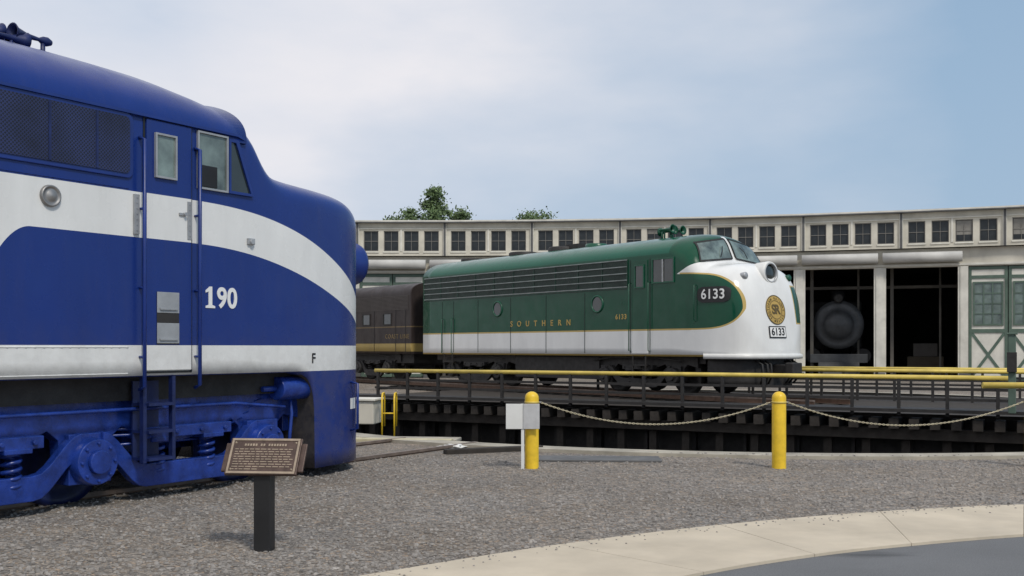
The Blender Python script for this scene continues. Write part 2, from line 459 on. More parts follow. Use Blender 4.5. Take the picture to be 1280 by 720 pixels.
def edgeY(x):
    for k in range(len(T)-1):
        if T[k].x<=x<=T[k+1].x:
            t=(x-T[k].x)/(T[k+1].x-T[k].x+1e-6); return T[k].y+(T[k+1].y-T[k].y)*t
    return -5
mb=MB(); cnt=0
base=[(-1,-1,-.4),(1,-1,-.4),(1,1,-.4),(-1,1,-.4),(-.6,-.7,.7),(.7,-.6,.6),(.6,.7,.75),(-.7,.6,.55)]
bf=[(4,5,6,7),(0,1,5,4),(1,2,6,5),(2,3,7,6),(3,0,4,7)]
while cnt<20000:
    y=5.0+10.3*rnd.random()**1.25; x=y*(rnd.random()*1.16-.56)
    if y<edgeY(x)-.01: continue
    if (Vector((x,y))-PC).length<PR+.25+.3*rnd.random(): continue
    s=.006+.012*rnd.random()**2.2; an=rnd.random()*6.3; ca=math.cos(an)*s; sa=math.sin(an)*s; sx=.7+.6*rnd.random(); sz=s*(.5+.6*rnd.random())
    z0=.05 if (Vector((x,y))-PC).length<PR+.45 else 0
    o=len(mb.v)
    for (a,b_,c) in base:
        a*=sx*(.8+.4*rnd.random()); b_*=(.8+.4*rnd.random())
        mb.v.append(Vector((x+a*ca-b_*sa,y+a*sa+b_*ca,.002+z0+s*.35+c*sz)))
    for f_ in bf: mb.f.append([o+i for i in f_]); mb.m.append(0); mb.sm.append(False)
    cnt+=1
k=0
while k<300:
    x=rnd.uniform(-2,9); e=edgeY(x)
    y=e-abs(rnd.gauss(0,.16))
    s=.004+.006*rnd.random(); o=len(mb.v)
    for (a,b_,c) in base: mb.v.append(Vector((x+a*s,y+b_*s,.031+s*.3+c*s*.7)))
    for f_ in bf: mb.f.append([o+i for i in f_]); mb.m.append(0); mb.sm.append(False)
    k+=1
g=mb.build('loose_gravel',m_stone); g['kind']='stuff'; g['label']='loose grey crushed stones scattered on the gravel yard'; g['category']='gravel'

# ------------------------------------------------------------ rolling stock helpers
def wheel_mesh(r):
    mb=MB()
    mb.lathe((0,0,0),(0,1,0),[(-.07,.02),(-.07,.1),(-.03,.13),(-.03,r*.72),(-.07,r*.82),(-.07,r),(.05,r),(.055,r+.03),(.075,r+.03),(.08,r*.8),(.08,.02)],32)
    return mb
WM={}
def add_wheel(parent,x,y,z,r,m,name='wheel'):
    key=(r,m.name)
    if key not in WM:
        o=wheel_mesh(r).build(name,m,parent); WM[key]=o.data
    else:
        o=bpy.data.objects.new(name,WM[key]); COL.objects.link(o); o.parent=parent
    o.location=(x,y,z)
    if y>0: o.rotation_euler=(0,0,math.pi)
    return o
def truck(parent,axles,r,mf,mw,big=True):
    axles=sorted(axles,reverse=True); f=axles[0]; l=axles[-1]
    mb=MB()
    for sgn in (-1,1):
        y0,y1=sgn*1.10,sgn*1.26
        top=r+.62; bot=r+.34
        poly=[(f+.78,top-.12),(f+.6,top),(l-.6,top),(l-.78,top-.12),(l-.78,bot-.10)]
        for i,a in enumerate(sorted(axles)):
            poly+=[(a-.42,bot-.02),(a-.30,bot-.12),(a-.27,r-.12),(a-.18,r-.12),(a-.16,bot-.10),(a+.16,bot-.10),(a+.18,r-.12),(a+.27,r-.12),(a+.30,bot-.12),(a+.42,bot-.02)]
            if a!=f:
                nx=sorted(axles)[i+1]; mid=(a+nx)/2
                poly+=[(mid-.45,bot-.16),(mid,bot-.22),(mid+.45,bot-.16)]
        poly+=[(f+.78,bot-.10)]
        mb.prism(poly,y0,y1)
        for i in range(len(axles)-1):
            a,b_=axles[i],axles[i+1]; pts=[]
            for k in range(25):
                t=k/24; x=a-.12+(b_+.12-(a-.12))*t
                s=min(1,min(t,1-t)/.24); s=s*s*(3-2*s)
                pts.append((x,r+.17-s*(r-.13)))
            th=.12
            up=[(p[0],p[1]+th) for p in pts]; dn=[(p[0],p[1]-th) for p in pts][::-1]
            mb.prism(up+dn,sgn*1.27,sgn*1.38)
            mid=(a+b_)/2
            for sx in (-.34,.34):
                cx=mid+sx; hx=[]
                for k in range(0,61):
                    t=k/60; hx.append((cx+.08*math.cos(t*2*math.pi*5),sgn*1.30+.08*math.sin(t*2*math.pi*5),.28+t*(r+.02-.14)))
                mb.tube(hx,.022,6)
                mb.box(cx-.14,cx+.14,sgn*1.30-.13,sgn*1.30+.13,r+.14,r+.19)
            mb.box(mid-.6,mid+.6,sgn*1.16,sgn*1.42,r+.18,r+.30)
            for q in (-.5,-.17,.17,.5): mb.cyl((mid+q,sgn*1.41,r+.24),(mid+q,sgn*1.45,r+.24),.028,6)
        for a in axles:
            mb.box(a-.24,a+.24,sgn*1.12,sgn*1.34,r-.22,r+.28)
            mb.cyl((a,sgn*1.33,r),(a,sgn*1.47,r),.245,28,.225)
            mb.cyl((a,sgn*1.47,r),(a,sgn*1.52,r),.12,16)
            for q in range(8):
                t=q*math.pi/4; mb.cyl((a+.185*math.cos(t),sgn*1.45,r+.185*math.sin(t)),(a+.185*math.cos(t),sgn*1.495,r+.185*math.sin(t)),.018,6)
        for a in ((f+.45),(l-.45)) if big else ():
            mb.cyl((a-.28,sgn*1.38,top+.02),(a+.22,sgn*1.38,top+.02),.14,18)
            mb.cyl((a+.22,sgn*1.38,top+.02),(a+.28,sgn*1.38,top+.02),.16,18)
            mb.cyl((a-.5,sgn*1.38,top+.02),(a-.28,sgn*1.38,top+.02),.035,8)
        mb.tube([(l-.5,sgn*1.40,top-.20),(l+.3,sgn*1.42,top-.12),(f-.5,sgn*1.42,top-.12),(f+.3,sgn*1.40,top-.2)],.022,6)
        for a in axles:
            for q in (-.55,.55): mb.prism([(a+q-.05,r+.4),(a+q+.05,r+.4),(a+q*.96+.06,r-.2),(a+q*.96-.04,r-.2)],sgn*.80,sgn*.92)
    mb.box(l-.5,f+.5,-.5,.5,r-.05,r+.45)
    for a in axles: mb.box(a+.55,a+.75,-1.1,1.1,r+.1,r+.3)
    for a in axles: mb.cyl((a,-1.15,r),(a,1.15,r),.09,12)
    t=mb.build('truck',mf,parent,bevel=.014)
    for a in axles:
        for sgn in (-1,1): add_wheel(t,a,sgn*.78,r,r,mw)
    return t

# ============================================================ BLUE LOCOMOTIVE
A=math.atan2(.839,.545)
pa=thing('blue_diesel_locomotive','blue and white streamlined diesel locomotive numbered 190 on gravel track','locomotive',(-3.33,14.14,0),A)
zt=pchip([(-17.5,4.68),(-4.0,4.68),(-3.0,4.65),(-2.4,4.57),(-2.05,4.49),(-1.88,4.41),(-1.74,4.27),(-1.58,4.03),(-1.38,3.78),(-1.1,3.71),(0,3.64),(.35,3.57),(.6,3.46),(.8,3.28),(.92,3.05),(1.0,2.8)])
ze=pchip([(-17.5,3.88),(-2.0,3.88),(-1.75,3.74),(-1.5,3.40),(-1.2,3.28),(0,3.22),(.5,3.08),(.85,2.7),(1.0,2.4)])
ww=pchip([(-17.5,1.6),(-1.9,1.6),(-1,1.57),(-.3,1.50),(0,1.44),(.35,1.28),(.6,1.02),(.8,.70),(.92,.42),(1.0,.04)])
zb=pchip([(-17.5,1.3),(-1.05,1.3),(-.85,1.24),(-.74,1.08),(-.70,.85),(-.685,.12),(1,.12)])
nn=pchip([(-17.5,2.15),(-2.1,2.2),(-1.4,3.0),(1,3.0)])
st=[-17.5+i*.5 for i in range(26)]+[-4.6+i*.1 for i in range(17)]+[-2.95+i*.05 for i in range(42)]+[-.84,-.81,-.78,-.76,-.74,-.72,-.70,-.695,-.69,-.685,-.68]+[-.65+i*.05 for i in range(25)]+[.62,.66,.7,.74,.78,.81,.84,.87,.9,.92,.94,.96,.98,.99,1.0]
st=sorted(set(round(s,4) for s in st))
mbody=loft(st,ww,zb,ze,zt,nn,16,20); paT=bvh_of(mbody)
mbody.build('body',m_pa,pa)
mb=MB(); mb.box(-17.2,-.9,-1.35,1.35,1.05,1.297); mb.box(-13,-8,-1.3,1.3,.45,1.05); mb.build('underframe',m_dark,pa)
mb=MB(); mb.box(.6,1.35,-.12,.12,.72,.95); mb.box(1.3,1.55,-.2,.2,.66,1.02); mb.build('coupler',m_dark,pa,bevel=.03)
mb=MB()
vs=[];fs=[]
xs=[-12+.4*i for i in range(22)]+[-3.4+i*.1 for i in range(16)]
for x in xs:
    z=min(ze(x)+.10,4.0); W=ww(x)
    for (dy,dz) in ((-.0,.0),(.045,-.012),(.045,-.04),(0,-.045)): vs.append((x,-(W-.005+dy),z+dz))
n=len(vs)//4
for i in range(n-1):
    for j in range(3): k=i*4+j; fs.append((k,k+1,k+5,k+4))
mb.add(vs,fs,0,False); mb.add([(a,-b_,c) for a,b_,c in [tuple(v) for v in vs]],fs,0,False)
mb.build('roof_drip_rail',m_blue,pa)
vs=[];fs=[]
xb=-2.0; Wb=ww(xb); zeb=ze(xb); ztb=zt(xb)-.02; pb_=2/nn(xb)
for i in range(49):
    th=math.pi*i/48; c_=math.cos(th); s_=abs(math.sin(th))
    y=-Wb*(abs(c_)**pb_)*(1 if c_>0 else -1); z=zeb+(ztb-zeb)*s_**pb_
    ny=-c_; nz=s_
    for (dx,q) in ((-.16,.0),(.12+.06*s_,.040),(.13+.06*s_,.0),(.0,-.02)): vs.append((xb+dx,y+ny*q,z+nz*q))
for i in range(48):
    for j in range(3): k=i*4+j; fs.append((k,k+1,k+5,k+4))
MB().add(vs,fs,0,True).build('cab_brow',m_pa,pa)
def panel(parent,name,x0,x1,z0,z1,m,y=-1.6,th=.022,bevel=.008):
    mb=MB(); mb.box(x0,x1,y-th,y-.001,z0,z1); return mb.build(name,m,parent,bevel=bevel)
dr=panel(pa,'cab_door',-3.20,-2.63,1.36,3.93,m_pa)
mb=MB()
for x in (-3.217,-2.622): mb.box(x-.014,x+.010,-1.606,-1.602,1.34,3.93)
mb.box(-3.23,-2.615,-1.606,-1.602,1.332,1.352); mb.box(-3.23,-2.615,-1.606,-1.602,3.931,3.95); mb.build('door_seam',m_black,pa)
def window(parent,x0,x1,z0,z1,y,mg,mf,slant=0,fr=.035,name='window'):
    poly=[(x0,z0),(x1,z0),(x1-slant,z1),(x0,z1)]
    def inset(d):
        return [(x0+d,z0+d),(x1-d*(1.3 if slant else 1),z0+d),(x1-slant-d*(1.3 if slant else 1),z1-d),(x0+d,z1-d)]
    out=poly; inn=inset(fr)
    vs=[(a,y-.03,b_) for a,b_ in out]+[(a,y-.03,b_) for a,b_ in inn]+[(a,y+.0,b_) for a,b_ in inn]+[(a,y+.0,b_) for a,b_ in out]
    fs=[]
    for i in range(4):
        j=(i+1)%4; fs+=[(i,j,4+j,4+i),(4+i,4+j,8+j,8+i),(12+i,12+j,j,i)]
    f=MB().add(vs,fs).build(name,mf,parent)
    g=MB().add([(a,y-.008,b_) for a,b_ in inn],[(0,1,2,3)]).build('glass',mg,f)
    return f
window(dr,-3.11,-2.84,3.34,3.80,-1.622,m_glasspale,m_alu,0,.02)
cw=window(pa,-2.55,-2.13,3.30,3.92,-1.6,m_glasspale,m_alu,0,.02)
MB().box(-2.50,-2.28,-1.622,-1.612,3.33,3.56).build('dark_pane_patch',m_black,cw,bevel=.01)  # black plate over the lower pane, just proud of the glass
window(pa,-2.12,-1.76,3.30,3.90,-1.6,m_glass,m_blue,.22,.03)
for s in (-1,1):
    pts,fs=quadgrid([(s*.08,3.90),(s*1.2,3.90),(s*1.0,4.16),(s*.08,4.24)],8,5)
    mbw=MB(); conform(mbw,paT,'X',pts,fs,.006)
    mbw.build('windshield',m_glass,pa)
def rrect(x0,x1,z0,z1,r,n=6):
    out=[]
    for cx,cz,a0 in ((x1-r,z0+r,-90),(x1-r,z1-r,0),(x0+r,z1-r,90),(x0+r,z0+r,180)):
        for k in range(n+1):
            t=math.radians(a0+90*k/n); out.append((cx+r*math.cos(t),cz+r*math.sin(t)))
    return out
for x0,x1 in ((-4.95,-3.36),(-9.5,-5.2)):
    gp=MB().prism(rrect(x0,x1,3.29,3.94,.07),-1.622,-1.601).build('side_grille',m_blue,pa,bevel=.006)
    MB().prism(rrect(x0+.045,x1-.045,3.335,3.90,.05),-1.632,-1.615).build('mesh_screen',m_mesh,gp)
    x=x1-.42
    while x>x0+.3:
        MB().box(x-.012,x+.012,-1.637,-1.6325,3.34,3.895).build('divider',m_bluedark,gp); x-=.5
for x in (-3.27,-2.57):
    mb=MB()
    mb.tube([(x,-1.60,3.72),(x,-1.68,3.70),(x,-1.68,1.20),(x,-1.60,1.17)],.020,8)
    for z in (3.0,2.2,1.5): mb.cyl((x,-1.59,z),(x,-1.68,z),.014,8)
    mb.build('handrail',m_blue,pa)
for x in (-3.32,-2.66):
    mb=MB()
    mb.box(x-.03,x+.03,-1.628,-1.60,2.74,3.14); 
    for k in range(7): mb.cyl((x,-1.626,2.78+k*.055),(x,-1.634,2.78+k*.055),.008,6)
    mb.build('hinge',m_alu,pa)
mb=MB(); mb.box(-2.80,-2.71,-1.64,-1.62,2.985,3.01); mb.cyl((-2.73,-1.62,3.0),(-2.73,-1.66,3.0),.02,10); mb.build('door_handle',m_alu,dr)
mb=MB(); mb.box(-1.84,-1.74,-1.63,-1.59,2.76,2.83); mb.cyl((-1.79,-1.60,2.79),(-1.79,-1.65,2.79),.03,12); mb.build('latch',m_alu,pa,bevel=.005)
for z in (1.335,1.60,3.19):
    mb=MB(); pts=[]; x=-9.0
    while x<-3.4:
        pts+=[(x-.014,-1.600,z),(x,-1.606,z),(x+.014,-1.600,z)]; x+=.09
    mb.tube(pts,.006,5); mb.build('body_moulding',m_pa,pa)
for x in (-5.05,-7.3,-9.6): MB().box(x-.006,x+.006,-1.604,-1.601,1.32,3.28).build('panel_seam',m_bluedark,pa)
MB().box(-3.08,-2.80,-1.627,-1.6225,1.63,2.17).build('step_recess',m_dark,dr)
for z0,z1 in ((1.955,2.17),(1.64,1.85)):
    mb=MB(); mb.box(-3.08,-2.80,-1.632,-1.628,z0,z1); mb.box(-3.05,-2.83,-1.648,-1.632,z0+.03,z0+.05); mb.build('step_plate',m_alu,dr,bevel=.003)
mb=MB()
for x in (-3.22,-2.86): mb.box(x-.02,x+.02,-1.62,-1.56,.42,1.30)
for z in (.44,.72,1.0): mb.box(-3.2,-2.88,-1.66,-1.40,z,z+.03)
mb.box(-3.2,-2.88,-1.40,-1.38,.44,1.25)
mb.build('ladder',m_bluedark,pa)
mb=MB(); mb.lathe((-4.26,-1.60,3.01),(0,-1,0),[(0,.105),(.03,.10),(.035,.085),(.015,.08),(.03,.05),(.045,.02),(.047,.001)],24); mb.build('marker_lamp',m_steel,pa)
vs_,fs_=textmesh('90',.31,.004,1.02,.007)
zmin=min(v.y for v in vs_); zmax=max(v.y for v in vs_); xmin=min(v.x for v in vs_)
mb=MB(); mb.add([(v.x*.92,v.y,v.z) for v in vs_],fs_,0,False,Matrix.Translation((-2.13,-1.604,2.13))@SIDE)
hh=zmax-zmin; z0=2.13+zmin; x0=-2.13+xmin*.92-.115
poly=[(x0-.045,z0),(x0+.085,z0),(x0+.085,z0+.022),(x0+.045,z0+.034),(x0+.045,z0+hh),(x0+.012,z0+hh),(x0-.045,z0+hh-.045),(x0-.045,z0+hh-.068),(x0-.005,z0+hh-.055),(x0-.005,z0+.034),(x0-.045,z0+.022)]
mb.prism(poly,-1.608,-1.6015)
mb.build('road_number',m_whitelet,pa)
v_,f_=textmesh('F',.17,.0,1,.003); mb=MB(); conform(mb,paT,'Y',[(-.72+v.x,1.46+v.y) for v in v_],f_,.005); mb.build('lettering',m_black,pa)
pts,fs=quadgrid([(.10,.80),(.30,.80),(.30,.94),(.10,.94)],6,2); mb=MB(); conform(mb,paT,'Y',pts,fs,.004); mb.build('pilot_stripe',m_whitelet,pa)
mb=MB(); mb.tube([(.12,-1.38,1.15),(.14,-1.50,1.13),(.14,-1.50,.55),(.12,-1.38,.52)],.018,8); mb.build('grab_iron',m_blue,pa)
hl=MB().lathe((.75,0,2.84),(1,0,0),[(0,.36),(.35,.34),(.88,.30),(.93,.325),(.98,.315),(.97,.27),(.8,.24)],32).build('headlight',m_blue,pa)
MB().lathe((1.62,0,2.84),(1,0,0),[(0,.26),(.03,.2),(.05,.1),(.06,.001)],24).build('lens',m_glasspale,hl)
for (dx,dy,rz) in ((-.15,-.3,.05),(-.3,-.1,.1),(-.2,.1,-.1),(-.1,.3,.05),(.15,.0,math.pi),(.05,-.25,math.pi+.1),(.2,.25,.0)):
    M_=Matrix.Translation((-3.7+dx,dy,4.85+.05*math.cos(dx*20)))@Matrix.Rotation(rz,4,'Z')
    mb=MB().lathe((-.3,0,0),(1,0,0),[(0,.03),(.05,.05),(.1,.045),(.15,.02),(.3,.03),(.42,.06),(.47,.095),(.475,.085),(.4,.05)],16)
    mb.cyl((-.2,0,0),(-.2,0,-.26),.025,8); mb.cyl((.0,0,0),(.0,0,-.24),.018,8)
    mb.build('horn',m_bluedark,pa,M=M_)
for ax in ([-1.35,-3.65,-5.95],[-11.6,-13.9,-16.2]):
    tr=truck(pa,ax,.5,m_blueworn,m_bluedark); tr.location=(0,0,-.035)
mb=MB()
for k in range(7):
    z=1.0-.07*k; mb.tube([(-1.0-.1*k,-1.25,z+.2),(-2.2,-1.22,z),(-3.5,-1.24,z-.05*math.sin(k))],.016,6)
mb.box(-2.6,-2.3,-1.3,-1.0,.95,1.28); mb.cyl((-2.0,-1.2,1.15),(-1.5,-1.2,1.15),.11,14)
mb.tube([(-.9,-1.3,1.2),(-.92,-1.38,.8),(-.96,-1.38,.45),(-1.02,-1.3,.3)],.022,8)
mb.build('brake_piping',m_blueworn,pa)

def track(name,label,p0,ang,length,z,ties=True,group=None):
    t=thing(name,label,'railway track',(p0[0],p0[1],z),ang)
    for s in (-1,1):
        y=s*.7525
        mb2=MB(); mb2.box(0,length,y-.035,y+.035,-.04,0,1); mb2.box(0,length,y-.010,y+.010,-.13,-.041,0); mb2.box(0,length,y-.07,y+.07,-.15,-.131,0)
        mb2.build('rail',[m_rail,m_railhead],t)
    if ties:
        tm=None; x=.3
        while x<length-.2:
            if tm is None:
                o=MB().box(-.11,.11,-1.3,1.3,-.30,-.152).build('sleeper',m_tie,t,bevel=.01); tm=o.data; o.location=(x,0,0)
            else:
                o=bpy.data.objects.new('sleeper',tm); COL.objects.link(o); o.parent=t; o.location=(x,0,0)
            x+=.6
    return t
d=Vector((.545,.839)); p0=Vector((-3.33,14.14))-d*20
tlen=0
while ((p0+d*(tlen))-PC).length>PR+.02: tlen+=.05
track('railway_track','steel rails sunk in gravel under the blue locomotive',p0,A,tlen,.06,ties=False)

# ============================================================ TURNTABLE BRIDGE
bd=Vector((.886,-.463)); bn=Vector((.463,.886))
BA=math.atan2(bd.y,bd.x)
br=thing('turntable_bridge','dark steel turntable bridge with yellow top handrails over pit','turntable',(-3.8,29.1,0),BA)
mb=MB(); mb.box(-1.6,19.3,.56,9.6,.05,.12); mb.build('deck',m_tie,br)
mb=MB(); mb.box(-1.6,19.3,-.25,.55,.20,.27)
mb.build('walkway',m_dark,br)
mb=MB(); mb.box(-1.4,19.0,.8,1.0,-1.0,.045); mb.box(-1.4,19.0,.62,1.18,-1.08,-1.0); mb.box(-1.4,19.0,.62,.799,-.02,.04)
x=-1.0
while x<19: mb.box(x-.04,x+.04,.62,.8,-1.0,-.02); x+=1.25
mb.box(-1.4,19.0,6.8,7.0,-1.0,.045)
mb.build('girder',m_dark,br)
o0=None; x=-1.4
while x<19.2:
    if o0 is None:
        o0=MB().box(-.10,.10,-.16,9.4,-.17,.048).build('bridge_tie',m_tie,br,bevel=.012); o0.location=(x,0,0)
    else:
        o=bpy.data.objects.new('bridge_tie',o0.data); COL.objects.link(o); o.parent=br; o.location=(x,rnd.uniform(-.06,.06),0)
    x+=.42
# timber bents and stringers under the walkway
MB().box(-1.5,19.1,.10,.30,-.42,-.175).build('stringer',m_tie,br,bevel=.01)
MB().box(-1.5,19.1,.12,.26,-1.15,-1.0).build('stringer',m_tie,br,bevel=.01)
bt=None; x=-1.2
while x<19:
    if bt is None:
        bt=MB().box(-.09,.09,.31,.49,-1.8,-.175).build('bent_post',m_tie,br,bevel=.01); bt.location=(x,0,0)
    else:
        o=bpy.data.objects.new('bent_post',bt.data); COL.objects.link(o); o.parent=br; o.location=(x,0,0)
    x+=.84
def railing(parent,y,x0,x1):
    mb=MB(); mb.cyl((x0,y,.95),(x1,y,.95),.052,12); mb.build('handrail',m_yelpipe,parent)
    for z in (.70,.48): MB().box(x0,x1,y-.015,y+.015,z-.03,z+.03).build('lower_rail',m_dark,parent)
    pm=None; x=x0+.1
    while x<x1:
        if pm is None:
            p=MB().box(-.035,.035,-.035,.035,.12,.93).build('railing_post',m_dark,parent); pm=p.data
        else:
            p=bpy.data.objects.new('railing_post',pm); COL.objects.link(p); p.parent=parent
        p.location=(x,y,0); x+=.98
railing(br,-.05,0,16.1)
railing(br,6.2,4,19.2)
railing(br,9.2,8,19.2)
cb=thing('control_post','slim dark green steel post at end of turntable bridge','post',(10.05,20.9,0),BA)
mb=MB(); mb.box(-.07,.07,-.07,.07,.27,1.85); mb.build('post',m_dgreen,cb,bevel=.012)
mb=MB(); mb.box(-.10,.10,-.10,.10,1.852,1.89); mb.build('cap',m_dgreen,cb,bevel=.008)
mb=MB(); mb.box(-.09,.09,-.14,-.071,1.1,1.5); mb.build('switch_box',m_dark,cb,bevel=.006)
gt=thing('yellow_gate_rail','short yellow pipe handrail beside pit edge','handrail',(8.6,18.3,0),0)
mb=MB(); mb.cyl((-.32,0,.93),(3.5,-.4,.93),.055,12)
for x,y in ((1.7,-.2),(3.3,-.38)): mb.cyl((x,y,-1.8),(x,y,.93),.035,10)
mb.build('pipe_rail',m_yelpipe,gt)

# ============================================================ GREEN LOCOMOTIVE
GA=math.atan2(-.79,.613); GO=Vector((-2.0,38.8)); gd=Vector((.613,-.79))
gl=thing('green_diesel_locomotive','green and white streamlined diesel locomotive numbered 6133 on turntable','locomotive',(GO.x,GO.y,.30),GA)
zt=pchip([(0,4.45),(12.0,4.45),(12.45,4.43),(12.75,4.34),(12.93,4.15),(13.06,3.89),(13.18,3.66),(13.32,3.57),(13.8,3.54),(14.1,3.44),(14.3,3.25),(14.44,2.95),(14.54,2.55),(14.62,2.1),(14.69,1.6),(14.73,1.3),(14.75,1.2)])
ze=pchip([(0,3.80),(12.2,3.80),(12.7,3.50),(13.1,3.05),(13.9,2.8),(14.25,2.4),(14.5,1.8),(14.65,1.35),(14.75,1.1)])
ww=pchip([(0,1.56),(12.3,1.56),(13,1.54),(13.5,1.51),(14.0,1.42),(14.3,1.30),(14.5,1.12),(14.64,.82),(14.72,.46),(14.75,.05)])
zb=pchip([(0,1.05),(15,1.05)])
nn=pchip([(0,2.0),(12.3,2.0),(13.4,2.5),(15,2.3)])
st=[i*.5 for i in range(24)]+[11.9+i*.05 for i in range(50)]+[12.88,12.92,12.96,13.02,13.06,13.12,13.17]+[14.37+i*.02 for i in range(17)]+[14.70,14.715,14.73,14.74,14.75]
st=sorted(set(round(s,4) for s in st))
mbody=loft(st,ww,zb,ze,zt,nn,12,24); glT=bvh_of(mbody); mbody.build('body',m_f,gl)
mb=MB(); mb.box(.4,13.2,-1.2,1.2,.85,1.045); mb.box(5.2,9.2,-1.35,1.35,.35,1.0); mb.build('underframe',m_dark,gl)
stp=[13.4+i*.07 for i in range(16)]+[14.5,14.55]
pl=loft(stp,lambda x:ww(x+.18)*.90,lambda x:.28,lambda x:.9,lambda x:1.04,lambda x:8,4,3); pl.build('pilot',m_dark,gl)
mb=MB()
vs=[];fs=[];xs=[13.4+i*.05 for i in range(25)]+[14.64,14.67,14.70,14.72,14.735,14.75]
for s in (-1,1):
    for x in xs:
        for (k,z) in ((-.02,.99),(.045,1.0),(.05,1.10),(0,1.13)): vs.append((x+k*.9,s*(ww(x)+k),z))
n=len(xs)
for h in range(2):
    for i in range(n-1):
        for j in range(3): k=h*n*4+i*4+j; fs.append((k,k+1,k+5,k+4))
for j in range(3): k1=(n-1)*4+j; k2=n*4+(n-1)*4+j; fs.append((k1,k1+1,k2+1,k2))
mb.add(vs,fs,0,True); mb.build('anticlimber',m_white,gl)
mb=MB(); mb.box(14.4,15.05,-.12,.12,.62,.85); mb.box(15.0,15.25,-.2,.2,.56,.90); mb.build('coupler',m_dark,gl,bevel=.03)
for y in (-.75,-.55,-.4,.4,.55,.75):
    x=14.5; MB().tube([(x,y,.95),(x+.22,y,.85),(x+.25,y,.55),(x+.1,y*.9,.35)],.028,8).build('air_hose',m_rubber,gl)
mb=MB(); mb.box(.12,10.62,-1.575,-1.561,3.0,3.78); gg=mb.build('side_grille',mat('dark_green_grille',(.004,.014,.010),.5,var=.3),gl)
for z in (3.01,3.20,3.39,3.58,3.77): MB().box(.12,10.62,-1.605,-1.576,z-.014,z+.014).build('grille_moulding',m_mould,gg)
mb=MB()
for k in range(28):
    z=3.04+k*.026; mb.box(.14,10.6,-1.581,-1.576,z,z+.007)
x=.12
while x<10.7: mb.box(x-.012,x+.012,-1.590,-1.576,3.03,3.75); x+=1.05
mb.build('louvre',mat('louvre_dark_green',(.006,.045,.026),.4,var=.3),gg)
m_seam=mat('dark_seam',(.003,.02,.012),.6)
for x in (1.25,1.95,3.4,5.2,7.0,8.8,10.72,11.5): MB().box(x-.012,x+.012,-1.565,-1.5615,1.12,2.9 if x<10.7 else 3.75).build('panel_seam',m_seam,gl)
MB().box(.1,10.6,-1.564,-1.5615,2.942,2.958).build('panel_seam',m_seam,gl)
gdoor=panel(gl,'cab_door',10.80,11.42,1.12,3.72,m_f,-1.56,.02)
window(gdoor,10.92,11.30,2.95,3.6,-1.58,m_glass,m_green)
gw=window(gl,11.58,12.42,3.05,3.74,-1.56,m_glass,m_green,.0,.04)
MB().box(11.98,12.02,-1.60,-1.575,3.08,3.7).build('mullion',m_alu,gw)
for x in (10.74,11.50): MB().tube([(x,-1.56,3.1),(x,-1.64,3.08),(x,-1.64,1.2),(x,-1.56,1.18)],.013,8).build('handrail',m_green,gl)
MB().tube([(13.15,-1.52,2.95),(13.15,-1.60,2.93),(13.15,-1.60,2.0),(13.15,-1.52,1.98)],.012,8).build('handrail',m_green,gl)
for x in (1.3,1.9): MB().tube([(x,-1.56,2.3),(x,-1.63,2.28),(x,-1.63,1.1),(x,-1.56,1.08)],.014,8).build('handrail',m_green,gl)
for x0 in (10.85,1.4):
    mb=MB()
    for z in (.5,.78): mb.box(x0,x0+.5,-1.6,-1.4,z,z+.03)
    for xx in (x0,x0+.5): mb.box(xx-.015,xx+.015,-1.6,-1.57,.45,1.06)
    mb.build('ladder',m_dark,gl)
for x in (9.35,4.5):
    pw=MB().lathe((x,-1.56,2.56),(0,-1,0),[(0,.27),(.03,.26),(.035,.215),(.01,.21)],28).build('porthole',m_green,gl)
    MB().cyl((x,-1.56,2.56),(x,-1.572,2.56),.21,24).build('glass',m_glass,pw)
side_text('SOUTHERN',.25,6.68,-1.565,2.04,m_gold,gl,'lettering',2.75,.003,1.05)
side_text('6133',.20,10.35,-1.565,2.16,m_gold,gl,'lettering',1.2,.003,1)
WS=[(.08,3.72),(1.28,3.60),(1.12,4.13),(.08,4.29)]
for s in (-1,1):
    C=[(s*a,b_) for a,b_ in WS]
    pts,fs=quadgrid(C,14,8)
    mbw=MB(); conform(mbw,glT,'X',pts,fs,.025); ws_=mbw.build('windshield',m_glasspale,gl)
    mbw=MB()
    def strip(a,b_,wd,n=14):
        (x0,y0),(x1,y1)=a,b_; dx,dy=x1-x0,y1-y0; l=math.hypot(dx,dy); nx,ny=-dy/l*wd,dx/l*wd
        return quadgrid([(x0-nx,y0-ny),(x1-nx,y1-ny),(x1+nx,y1+ny),(x0+nx,y0+ny)],n,1)
    for i in range(4):
        pts,fs=strip(C[i],C[(i+1)%4],.02); conform(mbw,glT,'X',pts,fs,.035)
    mbw.build('gasket',m_rubber,ws_)
    h1,_=hit(glT,'X',s*.55,3.74); h2,_=hit(glT,'X',s*.35,4.05)
    MB().tube([h1+Vector((.05,0,0)),(h1+h2)/2+Vector((.09,0,.02)),h2+Vector((.06,0,0))],.012,6).build('wiper',m_black,gl)
EY=-.06
mb=MB(); p,f_=discgrid(EY,2.28,.001,.39,40,6); conform(mb,glT,'X',p,f_,.012); em=mb.build('emblem',m_gold,gl)
m_emb=mat('emblem_green_brown',(.10,.07,.02),.5)
mb=MB()
for a0,a1 in ((.365,.39),(.235,.25)):
    p,f_=discgrid(EY,2.28,a0,a1,48,1); conform(mb,glT,'X',p,f_,.018)
v_,f_=textmesh('SR',.34,0,.8,.012); conform(mb,glT,'X',[(EY+v.x,2.28+v.y) for v in v_],f_,.02)
ring='SOUTHERN RAILWAY SYSTEM '
